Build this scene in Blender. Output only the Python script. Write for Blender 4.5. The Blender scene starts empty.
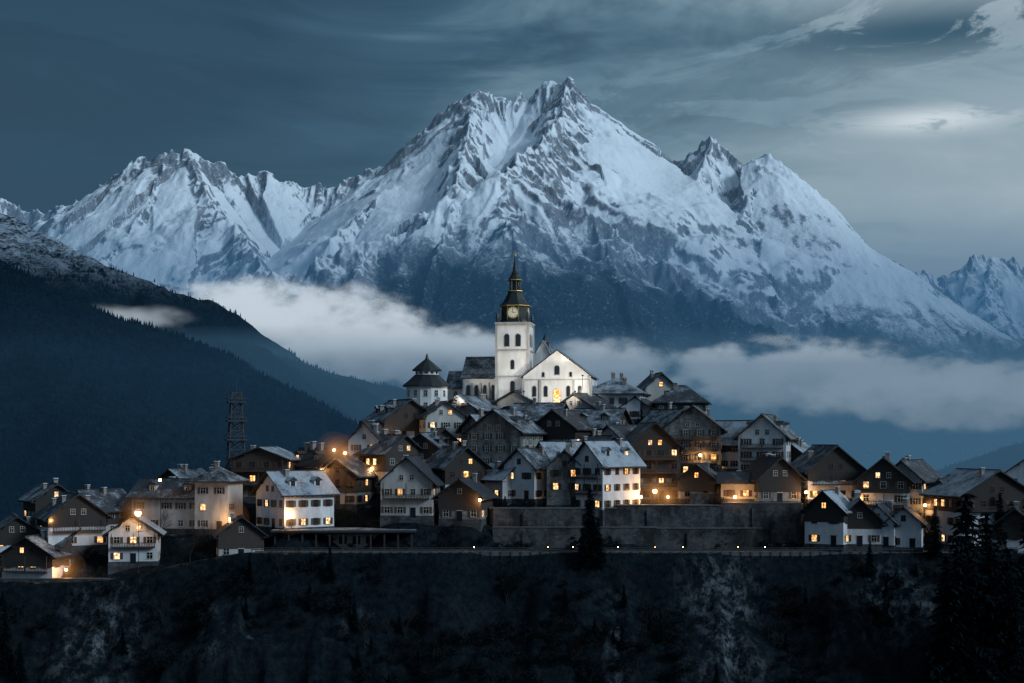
import bpy, math, random
import numpy as np
from mathutils import Vector, Matrix
random.seed(7); rng=np.random.default_rng(7)
scene=bpy.context.scene
F=1422.0; HOR=440.0
def wx(px,Y): return (px-512.0)/F*Y
def wz(py,Y): return (HOR-py)/F*Y
scene.view_settings.view_transform='Standard'
scene.view_settings.look='None'
scene.view_settings.exposure=0

# ------------------------------------------------ noise
def hsh(ix,iy,seed):
    n=(ix.astype(np.int64)*374761393+iy.astype(np.int64)*668265263+seed*144269504)&0xffffffff
    n=((n^(n>>13))*1274126177)&0xffffffff
    n=n^(n>>16)
    return n.astype(np.float64)/4294967295.0*2-1
def vn(x,y,seed=0):
    x=np.asarray(x,float); y=np.asarray(y,float)
    ix=np.floor(x); iy=np.floor(y); fx=x-ix; fy=y-iy
    u=fx*fx*fx*(fx*(fx*6-15)+10); v=fy*fy*fy*(fy*(fy*6-15)+10)
    a=hsh(ix,iy,seed);b=hsh(ix+1,iy,seed);c=hsh(ix,iy+1,seed);d=hsh(ix+1,iy+1,seed)
    return (a*(1-u)+b*u)*(1-v)+(c*(1-u)+d*u)*v
def fbm(x,y,o=4,seed=0):
    r=0;a=1;t=0
    for i in range(o):
        r=r+a*vn(x*2**i+i*13.7,y*2**i-i*7.3,seed+i); t+=a; a*=.5
    return r/t
def rdg(x,y,seed=0): return 1-2*np.abs(vn(x,y,seed))
def sst(a,b,x):
    t=np.clip((x-a)/(b-a),0,1); return t*t*(3-2*t)

# ------------------------------------------------ materials
def newmat(name):
    m=bpy.data.materials.new(name); m.use_nodes=True
    nt=m.node_tree; nt.nodes.clear()
    out=nt.nodes.new('ShaderNodeOutputMaterial')
    return m,nt,out
class N:
    def __init__(s,nt): s.nt=nt
    def n(s,t,**kw):
        nd=s.nt.nodes.new(t)
        for k,v in kw.items(): setattr(nd,k,v)
        return nd
    def l(s,a,b): s.nt.links.new(a,b)
    def noise(s,vec,scale,detail=4,rough=.55,dist=0):
        nd=s.n('ShaderNodeTexNoise'); nd.inputs['Scale'].default_value=scale
        nd.inputs['Detail'].default_value=detail; nd.inputs['Roughness'].default_value=rough
        nd.inputs['Distortion'].default_value=dist
        if vec is not None: s.l(vec,nd.inputs['Vector'])
        return nd.outputs['Fac']
    def math(s,op,a,b=None,clamp=False,c=None):
        nd=s.n('ShaderNodeMath',operation=op,use_clamp=clamp)
        for i,q in enumerate((a,b,c)):
            if q is None: continue
            if isinstance(q,(int,float)): nd.inputs[i].default_value=q
            else: s.l(q,nd.inputs[i])
        return nd.outputs[0]
    def mr(s,v,a,b,c=0,d=1,smooth=True):
        nd=s.n('ShaderNodeMapRange'); nd.interpolation_type='SMOOTHSTEP' if smooth else 'LINEAR'
        s.l(v,nd.inputs[0])
        for i,q in enumerate((a,b,c,d)): nd.inputs[i+1].default_value=q
        return nd.outputs[0]
    def mix(s,f,a,b):
        nd=s.n('ShaderNodeMix',data_type='RGBA')
        if isinstance(f,(int,float)): nd.inputs[0].default_value=f
        else: s.l(f,nd.inputs[0])
        for q,i in ((a,6),(b,7)):
            if isinstance(q,tuple): nd.inputs[i].default_value=(*q,1)
            else: s.l(q,nd.inputs[i])
        return nd.outputs[2]
    def scale(s,vec,v):
        nd=s.n('ShaderNodeVectorMath',operation='MULTIPLY'); s.l(vec,nd.inputs[0]); nd.inputs[1].default_value=v
        return nd.outputs[0]
    def gauss(s,a,ca,sa,b=None,cb=0,sb=1):
        u=s.math('DIVIDE',s.math('SUBTRACT',a,ca),sa); e=s.math('MULTIPLY',u,u)
        if b is not None:
            v=s.math('DIVIDE',s.math('SUBTRACT',b,cb),sb); e=s.math('ADD',e,s.math('MULTIPLY',v,v))
        return s.math('EXPONENT',s.math('MULTIPLY',e,-1))
    def bsdf(s,out,col,rough=.8,bump=None,bs=.3,bd=.1,metal=0,spec=.3):
        b=s.n('ShaderNodeBsdfPrincipled')
        if isinstance(col,tuple): b.inputs['Base Color'].default_value=(*col,1)
        else: s.l(col,b.inputs['Base Color'])
        if isinstance(rough,(int,float)): b.inputs['Roughness'].default_value=rough
        else: s.l(rough,b.inputs['Roughness'])
        b.inputs['Metallic'].default_value=metal; b.inputs['Specular IOR Level'].default_value=spec
        if bump is not None:
            bp=s.n('ShaderNodeBump'); bp.inputs['Strength'].default_value=bs; bp.inputs['Distance'].default_value=bd
            s.l(bump,bp.inputs['Height']); s.l(bp.outputs[0],b.inputs['Normal'])
        s.l(b.outputs[0],out.inputs['Surface']); return b
def objco(q): return q.n('ShaderNodeTexCoord').outputs['Object']
def poss(q): return q.n('ShaderNodeNewGeometry').outputs['Position']

def plaster(name,c1,c2):
    m,nt,out=newmat(name); q=N(nt); p=poss(q)
    st=q.noise(q.scale(p,(1,1,.25)),.9,4,.65)
    big=q.noise(p,.13,2)
    c=q.mix(q.mr(st,.35,.7),c2,c1)
    c=q.mix(q.mr(big,.35,.65,0,.4),c,tuple(v*.55 for v in c2))
    q.bsdf(out,c,.9,q.noise(p,3,2),.4,.06,spec=.15); return m
def stone(name,c1,c2,sc=1.2):
    m,nt,out=newmat(name); q=N(nt); p=poss(q)
    v=q.n('ShaderNodeTexVoronoi'); v.inputs['Scale'].default_value=sc; q.l(q.scale(p,(1,1,1.7)),v.inputs['Vector'])
    sep=q.n('ShaderNodeSeparateColor'); q.l(v.outputs['Color'],sep.inputs[0])
    c=q.mix(sep.outputs[0],c1,c2)
    n=q.noise(q.scale(p,(1,1,.5)),.35,4,.7)
    c=q.mix(q.mr(n,.4,.65,0,.8),c,tuple(x*.3 for x in c2))
    edge=q.mr(v.outputs['Distance'],0,.6,0,1)
    q.bsdf(out,c,.9,edge,-.5,.12,spec=.1); return m
def wood(name,c1,c2):
    m,nt,out=newmat(name); q=N(nt); p=poss(q)
    n=q.noise(q.scale(p,(3.5,3.5,.4)),1.3,4,.7)
    z=q.n('ShaderNodeSeparateXYZ'); q.l(p,z.inputs[0])
    fr=q.math('FRACT',q.math('MULTIPLY',z.outputs[2],3.2))
    line=q.mr(fr,0,.12,0,1)
    c=q.mix(n,c1,c2); c=q.mix(line,(.008,.006,.005),c)
    q.bsdf(out,c,.8,line,.5,.05,spec=.15); return m
def roofm(name,lo,hi,base=(.040,.047,.056)):
    m,nt,out=newmat(name); q=N(nt); o=objco(q); p=poss(q)
    geo=q.n('ShaderNodeNewGeometry')
    sz=q.n('ShaderNodeSeparateXYZ'); q.l(geo.outputs['Normal'],sz.inputs[0])
    br=q.n('ShaderNodeTexBrick'); br.inputs['Scale'].default_value=1.6
    sx=q.n('ShaderNodeSeparateXYZ'); q.l(o,sx.inputs[0])
    cb=q.n('ShaderNodeCombineXYZ'); q.l(sx.outputs[1],cb.inputs[0]); q.l(q.math('MULTIPLY',sx.outputs[2],1.6),cb.inputs[1])
    q.l(cb.outputs[0],br.inputs['Vector'])
    br.inputs['Color1'].default_value=(*base,1); br.inputs['Color2'].default_value=(*[b*1.9 for b in base],1); br.inputs['Mortar'].default_value=(.008,.008,.01,1)
    br.inputs['Mortar Size'].default_value=.05
    n1=q.noise(p,.33,4,.7); n2=q.noise(q.scale(p,(1,1,3)),1.6,3,.7)
    info=q.n('ShaderNodeObjectInfo')
    f=q.math('ADD',q.math('MULTIPLY',n1,.6),q.math('MULTIPLY',n2,.4))
    f=q.math('ADD',f,q.math('MULTIPLY',q.math('SUBTRACT',info.outputs['Random'],.5),.18))
    f=q.mr(f,lo,hi,0,.8); f=q.math('MULTIPLY',f,q.mr(sz.outputs[2],.25,.5))
    f=q.math('MULTIPLY',f,q.mr(br.outputs['Fac'],0,1,1,.55))
    c=q.mix(f,br.outputs['Color'],(.46,.53,.60))
    q.bsdf(out,c,.6,q.math('ADD',br.outputs['Fac'],f),.4,.05,spec=.15); return m
def plain(name,c,rough=.6,metal=0,var=.35,sc=2.5):
    m,nt,out=newmat(name); q=N(nt)
    n=q.noise(poss(q),sc,2)
    q.bsdf(out,q.mix(n,tuple(v*(1-var) for v in c),tuple(min(1,v*(1+var)) for v in c)),rough,None,.2,.03,metal,.2); return m
def emis(name,c1,c2,s):
    m,nt,out=newmat(name); q=N(nt)
    n=q.noise(poss(q),.7,1)
    e=q.n('ShaderNodeEmission'); q.l(q.mix(q.mr(n,.4,.6),c1,c2),e.inputs[0])
    q.l(q.mr(q.noise(poss(q),1.9,1),.35,.65,s*.3,s*1.2),e.inputs[1]); q.l(e.outputs[0],out.inputs[0]); return m
M={}
M['W']=plaster('white_plaster',(.66,.67,.67),(.50,.51,.52))
M['C']=plaster('cream_plaster',(.46,.45,.43),(.34,.335,.32))
M['G']=plaster('church_plaster',(.78,.77,.74),(.64,.63,.60))
M['S']=stone('rubble_stone',(.27,.265,.25),(.16,.157,.15),1.5)
M['D']=wood('dark_timber',(.050,.045,.042),(.026,.024,.023))
M['B']=wood('brown_timber',(.072,.058,.050),(.038,.033,.030))
M['wall']=stone('retaining_stone',(.085,.088,.092),(.042,.045,.048),1.1)
M['roof']=roofm('slate_roof',.46,.70)
M['roofs']=roofm('snowy_slate_roof',.37,.62)
M['roofb']=roofm('brown_tile_roof',.50,.76,(.042,.042,.045))
m,nt,out=newmat('window_glass'); q=N(nt); q.bsdf(out,(.012,.016,.02),.12,None,spec=.7); M['glass']=m
M['lit']=emis('lit_window',(1,.42,.12),(1,.64,.32),2.2)
M['lamp']=emis('lamp_glow',(1,.5,.16),(1,.6,.25),34)
M['frame']=plain('window_frame',(.42,.40,.36))
M['shut']=plain('shutter_paint',(.045,.05,.04))
M['shutr']=plain('shutter_brown',(.08,.045,.03))
M['chim']=plain('chimney_render',(.22,.2,.18))
M['metal']=plain('dark_metal',(.04,.042,.045),.45,.6)
M['galv']=plain('galvanised_steel',(.05,.056,.06),.55,.2)
M['gold']=plain('gilded_metal',(.75,.5,.18),.35,.8)
M['copper']=plain('dark_copper',(.035,.04,.04),.45,.4)
M['snow']=plain('snow_cap',(.5,.55,.6),.8,0,.12)
M['asphalt']=plain('asphalt',(.045,.047,.05),.85,0,.3,.8)
M['paint']=plain('road_paint',(.5,.5,.48),.7,0,.25,2)
M['bark']=plain('bark',(.016,.015,.015),.95,0,.4,3)
M['conc']=plain('concrete',(.085,.088,.09),.85,0,.5,.4)
def foliage(name,a,b):
    m,nt,out=newmat(name); q=N(nt)
    n=q.noise(poss(q),.45,2,.7); q.bsdf(out,q.mix(q.mr(n,.35,.65),a,b),.9,spec=.0); return m
M['needle']=foliage('conifer_needles',(.002,.007,.010),(.008,.018,.022))
M['shrub']=foliage('shrub_foliage',(.003,.007,.009),(.011,.017,.020))
M['forest']=foliage('forest_crowns',(.0015,.005,.010),(.005,.012,.021))

# ------------------------------------------------ mesh buffer
class Buf:
    def __init__(s): s.v=[]; s.f=[]
    def poly(s,vs):
        b=len(s.v); s.v+= [tuple(a) for a in vs]; s.f.append(tuple(range(b,b+len(vs))))
    def box(s,x0,x1,y0,y1,z0,z1):
        b=len(s.v)
        s.v+=[(x0,y0,z0),(x1,y0,z0),(x1,y1,z0),(x0,y1,z0),(x0,y0,z1),(x1,y0,z1),(x1,y1,z1),(x0,y1,z1)]
        for f in ((0,3,2,1),(4,5,6,7),(0,1,5,4),(1,2,6,5),(2,3,7,6),(3,0,4,7)): s.f.append(tuple(b+i for i in f))
    def obox(s,p,u,n,a0,a1,n0,n1,z0,z1):
        b=len(s.v)
        for z in (z0,z1):
            for a,k in ((a0,n0),(a1,n0),(a1,n1),(a0,n1)):
                s.v.append((p[0]+u[0]*a+n[0]*k,p[1]+u[1]*a+n[1]*k,p[2]+z))
        for f in ((0,3,2,1),(4,5,6,7),(0,1,5,4),(1,2,6,5),(2,3,7,6),(3,0,4,7)): s.f.append(tuple(b+i for i in f))
    def ext(s,prof,y0,y1):
        b=len(s.v); n=len(prof)
        s.v+=[(x,y0,z) for x,z in prof]+[(x,y1,z) for x,z in prof]
        s.f.append(tuple(b+i for i in range(n))); s.f.append(tuple(b+n+i for i in reversed(range(n))))
        for i in range(n):
            j=(i+1)%n; s.f.append((b+i,b+n+i,b+n+j,b+j))
    def lathe(s,prof,n=8,cx=0,cy=0,a0=None):
        if a0 is None: a0=math.pi/n
        b=len(s.v)
        for r,z in prof:
            for i in range(n):
                a=a0+2*math.pi*i/n; s.v.append((cx+r*math.cos(a),cy+r*math.sin(a),z))
        for k in range(len(prof)-1):
            for i in range(n):
                j=(i+1)%n; s.f.append((b+k*n+i,b+k*n+j,b+(k+1)*n+j,b+(k+1)*n+i))
        s.f.append(tuple(b+i for i in reversed(range(n))))
        t=b+(len(prof)-1)*n; s.f.append(tuple(t+i for i in range(n)))
    def tube(s,p,q,r0,r1,n=5):
        p=Vector(p);q=Vector(q);d=(q-p)
        if d.length<1e-5: return
        d.normalize(); a=d.orthogonal().normalized(); c=d.cross(a); b=len(s.v)
        for pt,r in ((p,r0),(q,r1)):
            for i in range(n):
                t=2*math.pi*i/n; s.v.append(tuple(pt+a*math.cos(t)*r+c*math.sin(t)*r))
        for i in range(n):
            j=(i+1)%n; s.f.append((b+i,b+j,b+n+j,b+n+i))
        s.f.append(tuple(b+n+i for i in range(n)))
    def obj(s,name,mat,parent=None,smooth=False):
        if not s.v: return None
        me=bpy.data.meshes.new(name); me.from_pydata(s.v,[],s.f); me.update()
        if smooth: me.polygons.foreach_set('use_smooth',[True]*len(me.polygons))
        me.materials.append(mat)
        o=bpy.data.objects.new(name,me); scene.collection.objects.link(o)
        if parent: o.parent=parent
        return o
def empty(name,loc,rot=0,sc=1):
    e=bpy.data.objects.new(name,None); e.location=loc; e.rotation_euler=(0,0,math.radians(rot)); e.scale=(sc,)*3
    e.empty_display_size=.5
    scene.collection.objects.link(e); return e
def gridmesh(name,X,Y,Z,mat,cols=None,smooth=True):
    ny,nx=X.shape
    me=bpy.data.meshes.new(name); me.vertices.add(nx*ny)
    me.vertices.foreach_set('co',np.stack([X,Y,Z],-1).astype(np.float32).ravel())
    idx=np.arange(nx*ny).reshape(ny,nx)
    qd=np.stack([idx[:-1,:-1],idx[:-1,1:],idx[1:,1:],idx[1:,:-1]],-1).reshape(-1,4)
    k=len(qd); me.loops.add(k*4); me.polygons.add(k)
    me.loops.foreach_set('vertex_index',qd.ravel().astype(np.int32))
    me.polygons.foreach_set('loop_start',np.arange(0,k*4,4,dtype=np.int32))
    me.update(calc_edges=True)
    me.polygons.foreach_set('use_smooth',np.full(k,smooth))
    if cols is not None:
        at=me.color_attributes.new('mask','FLOAT_COLOR','POINT'); at.data.foreach_set('color',cols.astype(np.float32).ravel())
    me.materials.append(mat)
    o=bpy.data.objects.new(name,me); scene.collection.objects.link(o); return o

# ------------------------------------------------ mountains
def ridge_field(X,Y,lines,seed=0,warp=60,flute=1.0,slope=.55,cliff=190,basin=None,jag=18):
    H=np.full(X.shape,-1e4); SS=np.zeros(X.shape); DD=np.zeros(X.shape)
    wxn=fbm(X/420,Y/420,3,seed+50)*warp; wyn=fbm(X/420+9,Y/420+4,3,seed+60)*warp
    wf=fbm(X/90,Y/90,3,seed+70)
    for li,L in enumerate(lines):
        pts=L['p']; sl=L.get('s',slope); cl=L.get('c',cliff); w=L.get('w',1.0)
        best=np.full(X.shape,-1e5); bs=np.zeros(X.shape); bd=np.zeros(X.shape); acc=0
        for a,b in zip(pts[:-1],pts[1:]):
            dx,dy=b[0]-a[0],b[1]-a[1]; Ls=math.hypot(dx,dy)
            k=.35 if not L.get('sky') else .10
            xx=X+wxn*k; yy=Y+wyn*k
            t=np.clip(((xx-a[0])*dx+(yy-a[1])*dy)/(Ls*Ls),0,1)
            d=np.hypot(xx-(a[0]+t*dx),yy-(a[1]+t*dy))
            side=np.sign((xx-a[0])*dy-(yy-a[1])*dx)
            h=a[2]+(b[2]-a[2])*t-(sl*d+cl*(1-np.exp(-d/230)))
            msk=h>best; best=np.where(msk,h,best); bs=np.where(msk,acc+t*Ls+side*37.,bs); bd=np.where(msk,d,bd); acc+=Ls
        s=bs+wxn*.9+wf*14; g=seed+li*17
        am=flute*w
        if basin is not None: am=am*(1-basin)
        fl=(rdg(s/300,bd/1500,g)*85*np.minimum(bd/240,1)+rdg(s/125,bd/900,g+1)*44*np.minimum(bd/110,1)
            +rdg(s/55,bd/500,g+2)*20*np.minimum(bd/60,1)+rdg(s/27,bd/300,g+3)*8.5*np.minimum(bd/30,1))*am
        hn=best+fl
        mm=hn>H
        H=np.where(mm,hn,H); SS=np.where(mm,s+li*500,SS); DD=np.where(mm,bd,DD)
    nr=np.exp(-DD/120)
    H=H+nr*jag*(rdg(X/80,Y/140,seed+80)*1.0+rdg(X/36,Y/75,seed+81)*.6+rdg(X/17,Y/40,seed+82)*.28-.5)
    return H,SS,DD
def P(px,py,Y): return (wx(px,Y),Y,wz(py,Y))
sky=[(-260,230,6800),(-120,190,6800),(-40,196,6800),(0,203,6800),(30,214,6800),(75,205,6750),(110,181,6700),(140,160,6650),(152,166,6620),(165,156,6600),(187,151,6600),(205,165,6600),(222,163,6650),(240,176,6700),(270,172,6750),(300,188,6800),(340,184,6800),(380,168,6800),(410,148,6800),(440,116,6800),(462,100,6800),(475,92,6800),(500,97,6850),(530,96,6850),(545,88,6820),(568,78,6800),(580,90,6800),(590,102,6800),(612,122,6800),(640,149,6800),(672,164,6750),(690,157,6700),(702,145,6650),(715,138,6600),(725,152,6580),(737,163,6550),(752,160,6500),(765,152,6450),(778,170,6450),(790,182,6450),(808,188,6450),(820,203,6450),(842,234,6450),(862,249,6500),(900,268,6700),(935,279,6900),(960,264,6900),(975,258,6900),(990,255,6900),(1024,263,6900),(1100,250,6900),(1250,290,6900)]
lines=[{'p':[P(*a) for a in sky],'sky':1},
 {'p':[P(568,84,6800),P(560,125,6300),P(530,150,5800),P(506,168,5300)]},
 {'p':[P(475,96,6800),P(468,140,6350),P(455,185,5900)]},
 {'p':[P(506,168,5300),P(470,190,5200),P(435,212,5100),P(380,238,5000),P(300,270,4900),P(200,300,4800),P(120,330,4700)]},
 {'p':[P(506,168,5300),P(545,186,5250),P(585,212,5150),P(620,238,5100),P(670,272,5000),P(730,305,4900),P(800,345,4800),P(880,385,4700)]},
 {'p':[P(506,172,5300),P(515,230,4900),P(535,300,4500),P(545,380,4250)]},
 {'p':[P(455,204,5150),P(440,260,4750),P(420,330,4450),P(400,390,4250)]},
 {'p':[P(590,215,5150),P(625,290,4700),P(650,370,4400)]},
 {'p':[P(380,240,5000),P(345,300,4600),P(310,370,4350)]},
 {'p':[P(765,155,6450),P(748,200,6100),P(728,250,5750),P(760,290,5400),P(840,325,5200),P(930,370,5000)]},
 {'p':[P(790,184,6450),P(830,245,6100),P(880,290,5800),P(950,325,5600),P(1040,352,5400),P(1150,380,5300)]},
 {'p':[P(778,172,6450),P(792,215,6150),P(812,262,5850)],'w':1.2},
 {'p':[P(612,126,6800),P(625,175,6400),P(640,215,6000)],'w':.8},
 {'p':[P(715,141,6600),P(695,190,6250),P(675,235,5900)],'w':.8},
 {'p':[P(165,158,6600),P(150,205,6250),P(115,250,5900),P(70,290,5500)]},
 {'p':[P(187,154,6600),P(210,200,6250),P(245,240,5900),P(270,275,5500)]},
 {'p':[P(340,187,6800),P(325,225,6400),P(290,250,6100)],'w':.8},
 {'p':[P(410,151,6800),P(395,185,6400),P(360,215,6000),P(330,240,5700)]},
 {'p':[P(990,258,6900),P(985,300,6500),P(1010,330,6200)],'w':.8},
 {'p':[P(900,270,6700),P(920,310,6300),P(960,335,6000)],'w':.8},
 {'p':[P(60,206,6780),P(50,250,6200),P(10,290,5800)],'w':.8},
 {'p':[P(665,272,5000),P(720,340,4650),P(745,385,4450)],'w':.8},
]
gx=np.linspace(-3500,3500,1330); gy=np.linspace(3800,7250,640)
X,Y=np.meshgrid(gx,gy)
bas=np.zeros(X.shape)
for cx,cy,r,ry in ((wx(512,6500),6500,120,330),(wx(655,6200),6250,170,350),(wx(300,6300),6300,210,260),(wx(880,6200),6250,200,240),(wx(420,6100),6150,140,260)):
    bas=np.maximum(bas,.85*np.exp(-(((X-cx)/r)**2+((Y-cy)/ry)**2)))
H,SS,DD=ridge_field(X,Y,lines,3,70,1.0,.66,190,basin=bas,jag=23)
H=H+(fbm(X/50,Y/90,4,91)*9+rdg(X/110,Y/190,95)*7)*(1-bas)
fl_=-230+20*fbm(X/300,Y/300,3,5)
H=np.maximum(H,fl_)
k_=sst(3850,4500,Y); H=H*k_+(fl_-30)*(1-k_)
gyv,gxv=np.gradient(H,gy,gx); slope=np.hypot(gxv,gyv)
st1=fbm(SS/22,DD/240,5,131); st2=fbm(X/26,Y/45,4,37); nf=fbm(X/260,Y/260,4,31)
snowline=390+265*np.exp(-((X-120)/800)**2)*(1-sst(5500,5900,Y))
metric=np.clip(slope,0,2.2)*.55+st1*.75+st2*.32+nf*.45-bas*.8+sst(6200,6500,Y)*.08
hi=H>snowline
p1,p2=np.percentile(metric[hi],[48,90])
snowS=1-sst(p1,p2,metric)*.88
snowH=sst(-140,170,H-snowline+st1*190+nf*110+st2*40)
snow=snowH*snowS
forest=1-sst(-140,60,H-snowline+nf*90+st1*90)
cols=np.stack([snow,forest,bas,np.ones_like(snow)],-1)
m,nt,out=newmat('alpine_rock_and_snow'); q=N(nt); p=poss(q)
at=q.n('ShaderNodeVertexColor'); at.layer_name='mask'; sp=q.n('ShaderNodeSeparateColor'); q.l(at.outputs[0],sp.inputs[0])
pz=q.scale(p,(1,1,.5))
fine=q.noise(pz,.03,4,.74); fin2=q.noise(pz,.10,2,.75)
rock=q.mix(fine,(.07,.09,.115),(.24,.27,.31))
fo=q.mix(q.mr(fin2,.35,.65),(.006,.015,.024),(.020,.036,.052))
c=q.mix(sp.outputs[1],rock,fo)
sf=q.math('ADD',sp.outputs[0],q.math('MULTIPLY',q.math('SUBTRACT',q.math('ADD',q.math('MULTIPLY',fine,.45),q.math('MULTIPLY',fin2,.55)),.5),1.8))
sf=q.mr(sf,.05,.85)
c=q.mix(sf,c,(.78,.84,.89))
q.bsdf(out,c,.9,fine,.55,13,spec=.05)
gridmesh('mountain_range',X,Y,H,m,cols)

# hills with forest
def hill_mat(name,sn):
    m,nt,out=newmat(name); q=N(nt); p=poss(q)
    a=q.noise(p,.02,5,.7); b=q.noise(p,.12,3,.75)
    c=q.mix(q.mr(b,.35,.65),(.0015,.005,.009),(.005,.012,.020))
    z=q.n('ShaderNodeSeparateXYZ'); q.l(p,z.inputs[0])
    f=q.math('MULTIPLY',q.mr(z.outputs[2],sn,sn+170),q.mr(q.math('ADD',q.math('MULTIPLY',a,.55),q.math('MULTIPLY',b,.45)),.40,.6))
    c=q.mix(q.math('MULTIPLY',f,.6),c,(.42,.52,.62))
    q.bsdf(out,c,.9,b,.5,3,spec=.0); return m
def hill(name,line,x0,x1,y0,y1,nx,ny,seed,sn,slope,fl=.5,ntree=0,ts=1.0,tmax=1e9):
    X,Y=np.meshgrid(np.linspace(x0,x1,nx),np.linspace(y0,y1,ny))
    fn=lambda X,Y: np.maximum(ridge_field(X,Y,[{'p':[P(*a) for a in l]} for l in line],seed,50,fl,slope,25,jag=4)[0]+fbm(X/40,Y/40,4,seed+3)*5,-215)
    Z=fn(X,Y)
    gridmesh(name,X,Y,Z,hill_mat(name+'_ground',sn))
    if ntree:
        tx=rng.uniform(x0,x1,ntree); ty=rng.uniform(y0,y1,ntree); tz=fn(tx,ty)
        den=fbm(tx/70,ty/70,3,seed+8)
        k=(tz>-190)&(tz<tmax+90*den)&(den>-.42); tx,ty,tz=tx[k],ty[k],tz[k]; n=len(tx)
        hh=rng.uniform(4,10,n)*ts; rr=hh*rng.uniform(.17,.27,n); a0=rng.uniform(0,6.28,n)
        K=5; V=np.zeros((n,2*(K+1),3)); 
        for t,(zb,zt,rm) in enumerate(((.05,.72,1.0),(.4,1.0,.62))):
            for i in range(K):
                ang=a0+i*2*math.pi/K+t; rj=rr*rm*rng.uniform(.7,1.25,n)
                V[:,t*(K+1)+i]=np.stack([tx+rj*np.cos(ang),ty+rj*np.sin(ang),tz+hh*(zb+rng.uniform(-.05,.05,n))],-1)
            V[:,t*(K+1)+K]=np.stack([tx+rng.normal(0,.2,n),ty,tz+hh*zt],-1)
        fb=[]
        for t in range(2):
            for i in range(K): fb.append((t*(K+1)+i,t*(K+1)+(i+1)%K,t*(K+1)+K))
        fb=np.array(fb); Fc=(fb[None]+(np.arange(n)*2*(K+1))[:,None,None]).reshape(-1,3)
        me=bpy.data.meshes.new(name+'_trees'); me.vertices.add(n*2*(K+1)); me.vertices.foreach_set('co',V.astype(np.float32).ravel())
        k=len(Fc); me.loops.add(k*3); me.polygons.add(k); me.loops.foreach_set('vertex_index',Fc.ravel().astype(np.int32))
        me.polygons.foreach_set('loop_start',np.arange(0,k*3,3,dtype=np.int32)); me.update(calc_edges=True)
        me.materials.append(M['forest']); o=bpy.data.objects.new('distant_forest',me); scene.collection.objects.link(o)
hill('forested_hill',[[(-330,150,2400),(-150,215,2250),(-60,240,2150),(0,272,2100),(60,296,2080),(100,318,2060),(150,338,2040),(200,364,2020),(260,390,2000),(320,412,1980),(370,428,1950),(450,470,1900)],
     [(0,272,2100),(20,340,1700),(60,430,1350)],[(150,338,2040),(140,400,1700),(150,470,1350)]],
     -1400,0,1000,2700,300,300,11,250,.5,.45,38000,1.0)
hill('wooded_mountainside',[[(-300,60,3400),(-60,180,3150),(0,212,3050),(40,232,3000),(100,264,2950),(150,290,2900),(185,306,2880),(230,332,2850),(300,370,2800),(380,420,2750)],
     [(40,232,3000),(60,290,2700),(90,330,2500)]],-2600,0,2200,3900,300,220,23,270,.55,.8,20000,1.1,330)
hill('wooded_valley_spur',[[(1400,330,3300),(1150,420,3250),(1024,440,3200),(985,455,3150),(940,470,3100),(880,490,3000)]],500,2600,2200,3900,160,140,31,900,.5,.5,14000,1.0)

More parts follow.
